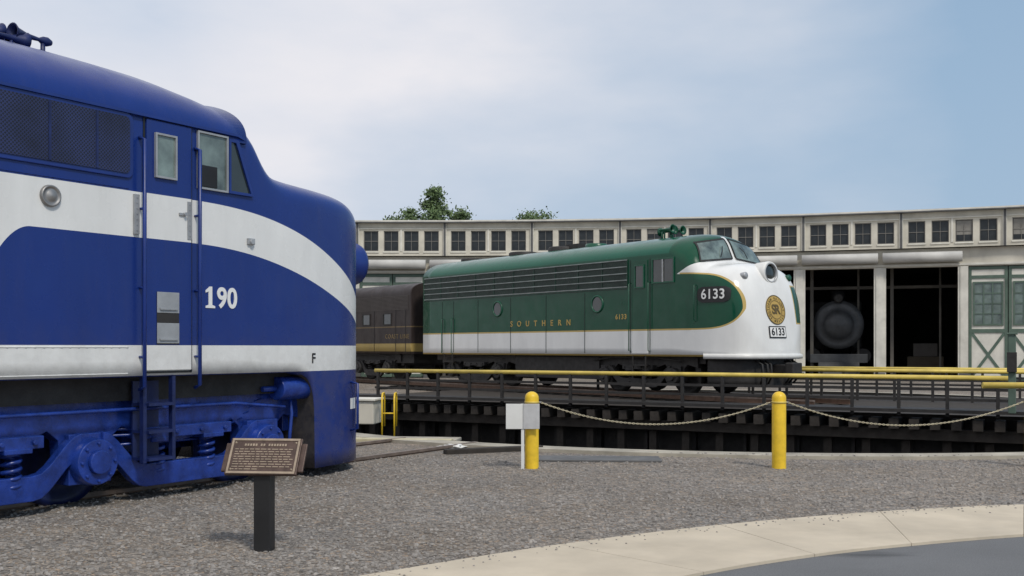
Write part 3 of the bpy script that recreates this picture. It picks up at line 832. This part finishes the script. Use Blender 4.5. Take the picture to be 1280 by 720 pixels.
for i,ch in enumerate(ring):
    if ch==' ': continue
    t=math.pi/2-2*math.pi*(i/len(ring))+math.pi*.75
    v_,f_=textmesh(ch,.085,0,1,.002)
    ca_,sa_=math.cos(t-math.pi/2),math.sin(t-math.pi/2)
    conform(mb,glT,'X',[(EY+v.x*ca_-v.y*sa_+.30*math.cos(t),2.28+v.x*sa_+v.y*ca_+.30*math.sin(t)) for v in v_],f_,.02)
mb.build('emblem_lettering',m_emb,em)
EY=-.09
mb=MB(); p,f_=quadgrid([(EY-.34,1.54),(EY+.34,1.54),(EY+.34,1.85),(EY-.34,1.85)],10,3); conform(mb,glT,'X',p,f_,.02); npz=mb.build('number_plate',m_black,gl)
mb=MB(); p,f_=quadgrid([(EY-.31,1.57),(EY+.31,1.57),(EY+.31,1.82),(EY-.31,1.82)],10,3); conform(mb,glT,'X',p,f_,.028); mb.build('plate_face',m_whitelet,npz)
v_,f_=textmesh('6133',.27,0,1.0,.006); mb=MB(); conform(mb,glT,'X',[(EY+v.x,1.695+v.y) for v in v_],f_,.036); mb.build('plate_number',m_black,npz)
# rounded number board on the nose side
def rboard(x0,x1,z0,z1,r,nx=22,nz=8):
    pts=[];fs=[]
    for j in range(nz+1):
        v=j/nz; zz=z0+(z1-z0)*v
        dz=min(zz-z0,z1-zz); ins=r-math.sqrt(max(0,r*r-max(0,r-dz)**2)) if dz<r else 0
        for i in range(nx+1):
            u=i/nx; pts.append((x0+ins+(x1-x0-2*ins)*u,zz))
    for j in range(nz):
        for i in range(nx): k=j*(nx+1)+i; fs.append((k,k+1,k+nx+2,k+nx+1))
    return pts,fs
mb=MB(); p,f_=rboard(13.22,14.20,2.47,2.88,.15); conform(mb,glT,'Y',p,f_,.022); nb=mb.build('number_board',m_black,gl)
v_,f_=textmesh('6133',.36,0,1.04,.006); mb=MB(); conform(mb,glT,'Y',[(13.71+v.x*.97,2.675+v.y) for v in v_],f_,.032); mb.build('board_number',m_whitelet,nb)
h,_=hit(glT,'X',0,3.26)
hb=MB().lathe((h.x-.28,0,3.24),(1,0,.06),[(0,.31),(.33,.31),(.39,.295),(.40,.26),(.33,.235)],32).build('headlight',m_white,gl)
MB().lathe((h.x+.06,0,3.26),(1,0,.06),[(0,.265),(.06,.26),(.07,.235),(.02,.225)],28).build('bezel',m_alu,hb)
MB().lathe((h.x+.05,0,3.26),(1,0,.06),[(0,.235),(.03,.16),(.045,.08),(.05,.001)],28).build('lens',m_glass,hb)
for s in (-1,1):
    hh,_=hit(glT,'X',s*.9,3.15)
    MB().lathe((hh.x-.1,s*.9,3.15),(1,0,.1),[(0,.09),(.16,.09),(.18,.07),(.18,.001)],16).build('class_lamp',m_green if s>0 else m_alu,gl)
for x,y,r,hh in ((.9,0,.42,.10),(3.9,0,.5,.12),(6.0,0,.5,.14),(7.6,0,.35,.12)):
    MB().lathe((x,y,4.40),(0,0,1),[(0,r),(hh,r),(hh+.03,r*.92),(hh-.02,r*.85),(hh-.04,.001)],28).build('roof_fan',m_dark if x!=7.6 else m_green,gl)
MB().box(6.3,6.9,-.15,.15,4.40,4.62).build('exhaust_stack',m_dark,gl)
for (dx,dy,sg) in ((0,-.3,1),(-.1,-.1,1),(0,.12,1),(-.15,.3,1),(-.35,0,-1)):
    M_=Matrix.Translation((10.95+dx,dy,4.68+.06*abs(dy)))@Matrix.Rotation(0 if sg>0 else math.pi,4,'Z')
    mb=MB().lathe((-.3,0,0),(1,0,0),[(0,.04),(.06,.06),(.12,.03),(.35,.04),(.48,.09),(.52,.13),(.525,.11),(.45,.05)],14)
    mb.cyl((-.2,0,0),(-.2,0,-.3),.025,8); mb.build('horn',m_green,gl,M=M_)
truck(gl,[12.2,9.5],.5,m_dark,m_dark,big=False); truck(gl,[4.3,1.6],.5,m_dark,m_dark,big=False)

# ============================================================ DARK CAR
CO=GO-gd*16.2
ca=thing('maroon_diesel_locomotive','dark maroon locomotive with yellow stripe coupled behind green one','locomotive',(CO.x,CO.y,.30),GA)
st=[i*.5 for i in range(31)]+[15.2,15.3]
mbody=loft(st,lambda x:1.50,lambda x:1.05,lambda x:3.30,lambda x:3.78,lambda x:2.5,8,12); mbody.build('body',m_car,ca)
mb=MB(); mb.box(.5,15,-1.2,1.2,.7,1.045); mb.box(15.3,16.1,-.12,.12,.7,.95); mb.build('underframe',m_dark,ca)
mb=MB()
for k in range(11): mb.box(2,15.1,-1.515,-1.501,2.72+k*.05,2.742+k*.05)
mb.build('louvre',mat('grey_louvre',(.085,.072,.065),.6),ca)
for x in (14.9,14.2,12.6,11,9.4): MB().box(x-.012,x+.012,-1.51,-1.501,1.1,2.7).build('panel_seam',m_black,ca)
for x in (13.6,12.0,10.4): window(ca,x-.3,x+.3,2.15,2.60,-1.50,m_glass,m_dark)
side_text('COAST LINE',.24,15.15,-1.506,1.70,m_dullgold,ca,'lettering',1.35,.0,1.0,align='RIGHT')
truck(ca,[13.4,11.2,9.0],.5,m_dark,m_dark,big=False); truck(ca,[6.0,3.8,1.6],.5,m_dark,m_dark,big=False)
track('railway_track','raised track carrying green and maroon locomotives',CO-gd*3,GA,35.5,.30)
mb=MB(); 
M_=Matrix.Translation((CO.x,CO.y,0))@Matrix.Rotation(GA,4,'Z')
mb.add([(-4,-2.3,0.005),(14,-2.3,.005),(14,2.3,.005),(-4,2.3,.005),(-4,-1.6,.14),(14,-1.6,.14),(14,1.6,.14),(-4,1.6,.14)],[(0,1,5,4),(2,3,7,6),(4,5,6,7)],0,False,M_)
struct(mb.build('ballast_ground',m_gravel))

# ============================================================ BOLLARDS, CHAIN, SIGN
def bollard(x,y,label):
    t=thing('yellow_bollard',label,'bollard',(x,y,0),0,'yellow bollards along the pit edge')
    r=.092
    prof=[(-.05,r),(.93,r)]+[(.93+.085*math.sin(k*math.pi/12),r*math.cos(k*math.pi/12)+.0005) for k in range(1,7)]
    MB().lathe((0,0,0),(0,0,1),prof,28).build('post',m_yellow,t)
    MB().lathe((0,0,0),(0,0,1),[(.86,r+.001),(.86,r+.006),(.885,r+.006),(.885,r+.001)],28).build('collar',m_yelpipe,t)
    MB().tube([(r,0,.87),(r+.03,0,.87)],.012,6).build('chain_hook',m_steel,t)
BX=[.262,3.53,6.95]
bollard(BX[0],13.75,'yellow steel bollard with grey sign plate fixed beside it')
bollard(BX[1],13.75,'yellow steel bollard holding a sagging chain on both sides')
bollard(BX[2],13.9,'yellow steel bollard holding a sagging chain on both sides')
def chain(p0,p1,sag):
    th=thing('barrier_chain','thin pale barrier chain sagging between yellow bollards','chain',p0,0,'chains between bollards')
    q0=Vector((0,0,0)); q1=Vector(p1)-Vector(p0); L_=(q1-q0).length; n=int(L_*1.02/.028)
    mb=MB()
    def P(u): return (q1-q0)*u+Vector((0,0,-4*sag*u*(1-u)))
    for k in range(n):
        u=(k+.5)/n; c=P(u); dd=(P(min(u+.01,1))-P(max(u-.01,0))).normalized()
        side=dd.cross(Vector((0,0,1))).normalized(); up=side.cross(dd)
        nrm=side if k%2 else up
        pts=[]
        for q in range(8):
            a=2*math.pi*q/8; pts.append(c+dd*math.cos(a)*.019+nrm*math.sin(a)*.0085)
        mb.tube(pts,.0045,5,closed=True)
    mb.build('links',m_rope,th)
chain((BX[0]+.12,13.75,.87),(BX[1]-.12,13.75,.87),.29)
chain((BX[1]+.12,13.75,.87),(BX[2]-.12,13.9,.87),.31)
sg=thing('notice_sign','small weathered grey-white sign plate on thin post','sign',(.09,13.6,0),0)
mb=MB(); mb.box(-.17,.05,-.012,.0,.53,.86); mb.build('sign_plate',m_white,sg,bevel=.004)
mb=MB(); mb.box(.055,.27,-.012,.0,.53,.86); mb.build('sign_plate',m_signgrey,sg,bevel=.004)
mb=MB(); mb.box(.03,.07,.001,.03,0,.86); mb.build('post',m_white,sg)

# ============================================================ PLAQUE
pq=thing('bronze_plaque_stand','bronze interpretive plaque on black post beside blue locomotive','plaque',(-1.95,8.19,0),math.radians(-6))
mb=MB(); mb.box(-.065,.065,-.065,.065,-.05,.62); mb.build('post',m_black,pq,bevel=.006)
Mt=Matrix.Translation((0,-.02,.745))@Matrix.Rotation(math.radians(56),4,'X')
mb=MB(); mb.box(-.29,.29,-.16,.16,-.03,0,0,Mt)
mb.box(-.33,.33,-.125,.125,-.045,-.02,0,Mt); mb.box(-.05,.05,-.05,.05,-.14,-.03,0,Mt)
pp=mb.build('plaque',m_bronze,pq,bevel=.006)
mb=MB()
for y in (-.145,.145): mb.box(-.275,.275,y-.009,y+.009,0,.006,0,Mt)
for x in (-.268,.268): mb.box(x-.008,x+.008,-.135,.135,0,.006,0,Mt)
for k in range(9):
    y=.060-k*.022; x=-.24
    while x<.22:
        l=.02+.035*rnd.random(); l=min(l,.24-x)
        if not(k==8 and x>-.05): mb.box(x,x+l,y-.0035,y+.0035,0,.003,0,Mt)
        x+=l+.010
x=-.17
while x<.16: mb.box(x,x+.014,.088,.108,0,.004,0,Mt); x+=.022 if rnd.random()<.8 else .042
mb.build('raised_lettering',m_bronzelt,pp)
for x,y in ((-.25,.13),(.25,.13),(-.25,-.13),(.25,-.13)): MB().lathe(Mt@Vector((x*.98,y*.9,0)),Mt.to_3x3()@Vector((0,0,1)),[(0,.010),(.006,.008),(.009,.001)],10).build('bolt',m_bronzelt,pp)

kb=thing('concrete_kerb_block','low beige concrete kerb slab by pit and rails','kerb',(-2.0,17.6,0),math.radians(-8))
MB().box(-.9,1.0,-.12,.12,-.02,.055).build('kerb',mat('beige_kerb',(.50,.45,.30),.8,0,.2,3),kb,bevel=.01)
MB().box(-1.0,1.05,.125,.6,-.02,.04).build('slab',m_rim,kb,bevel=.01)
wb=thing('concrete_block','pale concrete block wall beside turntable pit','block',(-3.45,22.6,0),math.radians(-10))
MB().box(-.7,.55,-.3,.3,-.05,.45).build('block',m_wall,wb,bevel=.02)
MB().box(-.75,.6,-.35,.35,.452,.50).build('cap',m_trim,wb,bevel=.01)
yh=thing('yellow_ladder_rail','small yellow handrail hoops at pit edge','handrail',(-2.75,22.0,0),0)
for x in (0,.26): MB().tube([(x,0,-.4),(x,0,.52),(x,.08,.62),(x,.35,.62),(x,.42,.52),(x,.42,-.1)],.019,8).build('hoop',m_yellow,yh)
MB().cyl((0,0,.2),(.26,0,.2),.016,8).build('rung',m_yellow,yh)
rg=thing('white_rag','crumpled white scrap lying on gravel by pit','rag',(-.95,16.5,0),0)
bm=bmesh.new(); bmesh.ops.create_icosphere(bm,subdivisions=3,radius=.14)
for v in bm.verts:
    k=1+.7*noise.noise(v.co*14); v.co=Vector((v.co.x*1.5*k,v.co.y*k,max(v.co.z*.35*k,-.0)+.01))
me=bpy.data.meshes.new('cloth'); bm.to_mesh(me); bm.free(); me.materials.append(m_white); o=bpy.data.objects.new('cloth',me); COL.objects.link(o); o.parent=rg
sp_=thing('steel_plate','grey steel cover plate lying on gravel at pit edge','plate',(1.3,14.75,0),math.radians(-3))
MB().box(-.95,.80,-.30,.30,.0,.03).build('plate',mat('grey_plate',(.10,.10,.10),.6,0,.3,3),sp_,bevel=.005)
tb=thing('timber_beam','dark weathered timber laid along the gravel by pit','beam',(.0,16.0,0),math.radians(24))
MB().box(-1.1,.5,-.08,.08,-.02,.075).build('beam',m_tie,tb,bevel=.015)

# ============================================================ ROUNDHOUSE
RC=Vector((-6,-23.5)); BP=math.radians(3.46)
def RP(ang,R,z=0): return Vector((RC.x+R*math.sin(ang),RC.y+R*math.cos(ang),z))
def frame(a0,a1,R):
    p=RP(a0,R);q=RP(a1,R); m=(p+q)/2; xd=(q-p).normalized(); yd=Vector((-xd.y,xd.x,0))
    M_=Matrix(((xd.x,yd.x,0,m.x),(xd.y,yd.y,0,m.y),(0,0,1,0),(0,0,0,1)))
    return M_,(q-p).length
rh=thing('roundhouse','curved cream roundhouse with clerestory windows and engine bays','building',tuple(RP(math.radians(8),78)),0)
inv=PM[rh.name].inverted()
mbW=MB(); mbT=MB(); mbD=MB(); mbR=MB(); mbI=MB()
K0,K1=-4,9
winM=glsM=None
for k in range(K0,K1):
    a0=math.radians(1.43)+BP*k; a1=a0+BP
    M_,Lb=frame(a0,a1,84)
    h=Lb/2
    mbW.box(-h,h,0,.25,6.6,7.18,0,M_); mbW.box(-h,h,0,.25,8.36,8.80,0,M_)
    ws=.86; gap=.31; tot=4*ws+3*gap; x=-tot/2
    mbW.box(-h,x,0,.25,7.18,8.36,0,M_); mbW.box(-x,h,0,.25,7.18,8.36,0,M_)
    for i in range(4):
        if i<3: mbW.box(x+ws,x+ws+gap,0,.25,7.18,8.36,0,M_)
        cx=x+ws/2
        ML=inv@M_@Matrix.Translation((cx,.10,7.18))
        if winM is None:
            f=MB(); t=.04
            f.box(-.43,-.43+t,-.04,.04,0,1.18); f.box(.43-t,.43,-.04,.04,0,1.18); f.box(-.43+t,.43-t,-.04,.04,0,t); f.box(-.43+t,.43-t,-.04,.04,1.18-t,1.18)
            f.box(-.010,.010,-.02,.02,t,1.18-t); f.box(-.43+t,-.010,-.018,.018,.575,.60); f.box(.010,.43-t,-.018,.018,.575,.60)
            o=f.build('window',m_winfr,rh,M=ML); winM=o.data
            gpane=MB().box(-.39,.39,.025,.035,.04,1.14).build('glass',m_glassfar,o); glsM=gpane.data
        else:
            o=bpy.data.objects.new('window',winM); COL.objects.link(o); o.parent=rh; o.matrix_local=ML
            g_=bpy.data.objects.new('glass',glsM); COL.objects.link(g_); g_.parent=o
        if rnd.random()<.12:
            bl=MB().box(-.37,.37,.012,.020,.8*rnd.random()+.2,1.12).build('blind',m_winfr,o)
        mbT.box(cx-.46,cx+.46,-.05,-.001,7.09,7.16,0,M_)
        x+=ws+gap
    mbT.box(-h-.10,-h+.10,-.10,-.001,6.8,8.78,0,M_)
    mbT.box(-.05,.05,-.04,-.001,7.18,8.44,0,M_)
    mbT.box(-h+.1,h-.1,-.06,-.001,8.45,8.51,0,M_)
    mbD.box(-h-.02,h+.02,-.35,.3,8.80,8.86,0,M_)
    mbT.box(-h-.02,h+.02,-.30,.3,8.865,8.95,0,M_)
    mbD.box(-h-.06,-h+.06,-.13,-.101,6.8,8.79,0,M_)
    q=[RP(a0,77.6,6.35),RP(a1,77.6,6.35),RP(a1,84.0,6.85),RP(a0,84.0,6.85)]
    mbR.add(q,[(0,1,2,3)]); 
    q=[RP(a0,84.2,8.83),RP(a1,84.2,8.83),RP(a1,101,8.2),RP(a0,101,8.2)]; mbR.add(q,[(0,1,2,3)])
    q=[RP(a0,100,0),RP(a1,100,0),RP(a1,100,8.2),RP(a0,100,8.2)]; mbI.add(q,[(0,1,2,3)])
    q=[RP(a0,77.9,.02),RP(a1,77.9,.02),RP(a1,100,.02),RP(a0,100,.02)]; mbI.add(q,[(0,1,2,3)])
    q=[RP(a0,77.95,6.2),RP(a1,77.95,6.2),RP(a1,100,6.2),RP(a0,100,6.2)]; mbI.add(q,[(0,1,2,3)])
for a in (math.radians(1.43)+BP*K0,math.radians(1.43)+BP*K1):
    mbW.add([RP(a,77.6,0),RP(a,84,0),RP(a,84,6.85),RP(a,77.6,6.35)],[(0,1,2,3)])
    mbW.add([RP(a,84,0),RP(a,101,0),RP(a,101,8.2),RP(a,84,8.83)],[(0,1,2,3)])
mbW.build('clerestory_wall',m_wall,rh,world=True); mbT.build('trim',m_trim,rh,world=True); mbD.build('roof_edge',m_trimdk,rh,world=True)
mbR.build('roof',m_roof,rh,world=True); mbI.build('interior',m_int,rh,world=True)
FB=math.radians(2.78); mbF=MB(); mbP=MB(); mbB=MB(); mbC=MB()
leaf=None
for k in range(-11,6):
    a0=math.radians(15.1)+FB*k; a1=a0+FB
    M_,Lb=frame(a0,a1,78); h=Lb/2
    mbF.box(-h,h,-.1,.25,5.45,6.33,0,M_)
    mbP.box(-h-.17,-h+.17,-.16,.3,.35,5.449,0,M_); mbB.box(-h-.24,-h+.24,-.24,.36,0,.349,0,M_)
    mbP.box(-h,h,-.16,-.101,5.50,5.60,0,M_)
    mbC.box(-h-.12,-h+.12,4,4.3,0.03,6.15,0,M_); mbC.box(-h+.5,-h+.66,2.0,2.16,0.03,6.15,0,M_); mbC.box(h-.95,h-.85,3.0,3.1,0.03,6.15,0,M_)
    mbC.box(-h,h,3.0,3.12,4.6,4.75,0,M_); mbC.box(-h-.12,-h+.12,14,14.3,0.03,6.15,0,M_)
    if k in (0,1,-1,-2,-5,-6,-7,-8):
        MB().cyl((-h+.12,-.42,5.90),(h-.12,-.42,5.90),.25,20,M=M_).build('roller_door_housing',m_duct,rh,world=True)
    if k in (0,1,-1,-2,-5):
        mbP.box(-h+.17,-h+.28,-.1,.1,.0,5.449,0,M_); mbP.box(h-.28,h-.17,-.1,.1,.0,5.449,0,M_)
    else:
        for s in (-1,1):
            ML=inv@M_@Matrix.Translation((s*(h-.17)/2,.05,0))
            if leaf is None:
                wd=(h-.17)/2-.02; f=MB()
                f.box(-wd,wd,-.02,.02,.05,5.42,1)
                e=.13
                for x0,x1,z0,z1 in ((-wd,-wd+e,.05,5.42),(wd-e,wd,.05,5.42),(-wd+e,wd-e,.05,.20),(-wd+e,wd-e,2.28,2.46),(-wd+e,wd-e,4.85,5.0),(-wd+e,wd-e,5.28,5.42)):
                    f.box(x0,x1,-.06,-.021,z0,z1,0)
                for (xa,za,xb,zb_) in ((-wd+e,.20,wd-e,2.28),(wd-e,.20,-wd+e,2.28)):
                    dx,dz=xb-xa,zb_-za; l=math.hypot(dx,dz); nx,nz=-dz/l*.065,dx/l*.065
                    y_=-.05 if xa<0 else -.042
                    f.prism([(xa-nx,za-nz),(xb-nx,zb_-nz),(xb+nx,zb_+nz),(xa+nx,za+nz)],y_,-.021,0)
                gx=wd-.26
                for x0,x1,z0,z1 in ((-gx-.08,-gx,2.62,4.7),(gx,gx+.08,2.62,4.7),(-gx,gx,2.62,2.70),(-gx,gx,4.62,4.7)): f.box(x0,x1,-.07,-.021,z0,z1,0)
                for i in range(1,3): 
                    x=-gx+2*gx*i/3; f.box(x-.03,x+.03,-.06,-.032,2.70,4.62,0)
                for i in range(1,4):
                    z=2.70+1.92*i/4; f.box(-gx,gx,-.055,-.033,z-.03,z+.03,0)
                o=f.build('door',[m_dgreen,m_trim],rh,M=ML); leaf=o.data
                gp_=MB().box(-gx,gx,-.03,-.021,2.68,4.64).build('glass',mat('grey_green_glass',(.12,.16,.14),.15,0,.5,1.5,spec=.8),o); gld=gp_.data
            else:
                o=bpy.data.objects.new('door',leaf); COL.objects.link(o); o.parent=rh; o.matrix_local=ML
                g_=bpy.data.objects.new('glass',gld); COL.objects.link(g_); g_.parent=o
mbF.build('fascia_wall',m_wall,rh,world=True); mbP.build('door_frame',m_trim,rh,world=True); mbB.build('column_base',m_trimdk,rh,world=True); mbC.build('interior_column',m_intpost,rh,world=True)

ac=math.radians(15.1+1.39); pse=RP(ac,80.3)
dirv=Vector((-math.sin(ac),-math.cos(ac),0))
se=thing('black_steam_locomotive','black steam locomotive standing inside open roundhouse bay','steam locomotive',(pse.x,pse.y,.05),math.atan2(dirv.y,dirv.x))
m_smoke=mat('smokebox_graphite',(.055,.058,.062),.45,.1,.3,2)
MB().cyl((-9,0,2.7),(0,0,2.7),1.22,36).build('boiler',m_smoke,se)
MB().lathe((0,0,2.7),(1,0,0),[(0,1.25),(.06,1.25),(.08,1.0),(.08,.76),(.14,.74),(.24,.4),(.28,.001)],36).build('smokebox_door',m_smoke,se)
MB().lathe((.1,0,4.05),(1,0,0),[(-.3,.22),(.2,.22),(.22,.18),(.15,.001)],20).build('headlight',m_dark,se)
MB().cyl((-1.2,0,3.8),(-1.2,0,4.5),.32,24,.38).build('chimney',m_black,se)
for s in (-1,1): MB().cyl((-1.9,s*1.25,1.1),(-.7,s*1.25,1.1),.38,24).build('cylinder',m_dark,se)
mb=MB(); mb.box(.2,.5,-1.4,1.4,.75,1.2); mb.prism([(.5,.2),(1.1,.15),(.6,.8),(.5,.8)],-1.0,1.0); mb.build('pilot_beam',m_smoke,se,bevel=.02)
for x in (-.3,-1.7,-4,-5.8,-7.6):
    for s in (-1,1): add_wheel(se,x,s*.78,.42 if x>-2 else .8,.42 if x>-2 else .8,m_dark)
MB().box(-11.5,-9,-1.5,1.5,1.4,4.3).build('cab',m_black,se,bevel=.05)
pb=RP(math.radians(15.1+2.78*1.6),84); wbn=thing('storage_crates','stacked timber crates inside dim roundhouse bay','crate',tuple(pb),math.radians(-20))
MB().box(-.9,.9,-.6,.6,0.03,1.1).build('lower_crate',mat('dusty_timber',(.10,.08,.055),.8),wbn,bevel=.02); MB().box(-.6,.6,-.5,.5,1.105,1.8).build('upper_crate',mat('grey_timber',(.12,.11,.10),.8),wbn,bevel=.02)

# ============================================================ TREES
m_leaf,nt,b,tc=newmat('tree_foliage')
g_=nt.nodes.new('ShaderNodeNewGeometry'); ri=E(nt,g_.outputs['Random Per Island'])
c=mixc(nt,ri,(.055,.095,.035),(.13,.19,.07)); nt.links.new(scalec(nt,c,maprange(nt,noisen(nt,tc,.8,3),.3,.7,.7,1.2)).s,b.inputs['Base Color']); b.inputs['Roughness'].default_value=.7
m_bark=mat('bark',(.09,.07,.055),.9,0,.3,3,bump=.5,bscale=10)
def tree(x,y,h,rad,seed,label,spiky=False):
    r=random.Random(seed); t=thing('tree',label,'tree',(x,y,0),0)
    mb=MB(); mb.cyl((0,0,0),(.1,.05,h*.6),.028*h*.6,10,.10); mb.cyl((.1,.05,h*.6),(.15,.1,h*.95),.10,8,.03)
    cl=[]
    for i in range(60):
        u=r.random()**.75
        z=h*(.45+.50*u); k=((1-u**1.5)*.9+.12)*rad if spiky else math.sqrt(max(.02,1-((z/h-.70)/.30)**2))*rad
        a=r.random()*6.28; rr=k*(.2+.8*r.random()**.6); c=Vector((rr*math.cos(a),rr*math.sin(a),z)); cl.append((c,.28+.42*r.random()*(.7 if spiky else 1)))
        if i%3==0: mb.cyl((.05,.02,max(z-.12*h,h*.25)),tuple(c),.05,6,.015)
    mb.build('trunk',m_bark,t)
    lb=MB()
    for c,R in cl:
        for q in range(110):
            v=Vector((r.gauss(0,1),r.gauss(0,1),r.gauss(0,1)))*R*.62
            p=c+Vector((v.x*1.15,v.y*1.15,v.z*.8)); s=.07+.11*r.random()
            u=Vector((r.gauss(0,1),r.gauss(0,1),r.gauss(0,1))).normalized(); w_=u.orthogonal().normalized()
            lb.add([p-u*s,p+w_*s*.6,p+u*s,p-w_*s*.6],[(0,1,2,3)])
    me=bpy.data.meshes.new('crown'); me.from_pydata([tuple(v) for v in lb.v],[],lb.f); me.materials.append(m_leaf)
    o=bpy.data.objects.new('crown',me); COL.objects.link(o); o.parent=t
tree(-9.4,92,14.2,2.5,1,'rounded green leafy tree rising behind roundhouse roof')
tree(-6.7,90,15.9,2.7,5,'slender pointed green tree rising behind roundhouse roof',True)
tree(-4.7,93,14.7,2.1,9,'slender pointed green tree rising behind roundhouse roof',True)
tree(1.4,92,13.9,1.8,12,'small leafy treetop just above roundhouse roof')
tree(3.0,93,14.0,1.4,13,'small leafy treetop just above roundhouse roof')
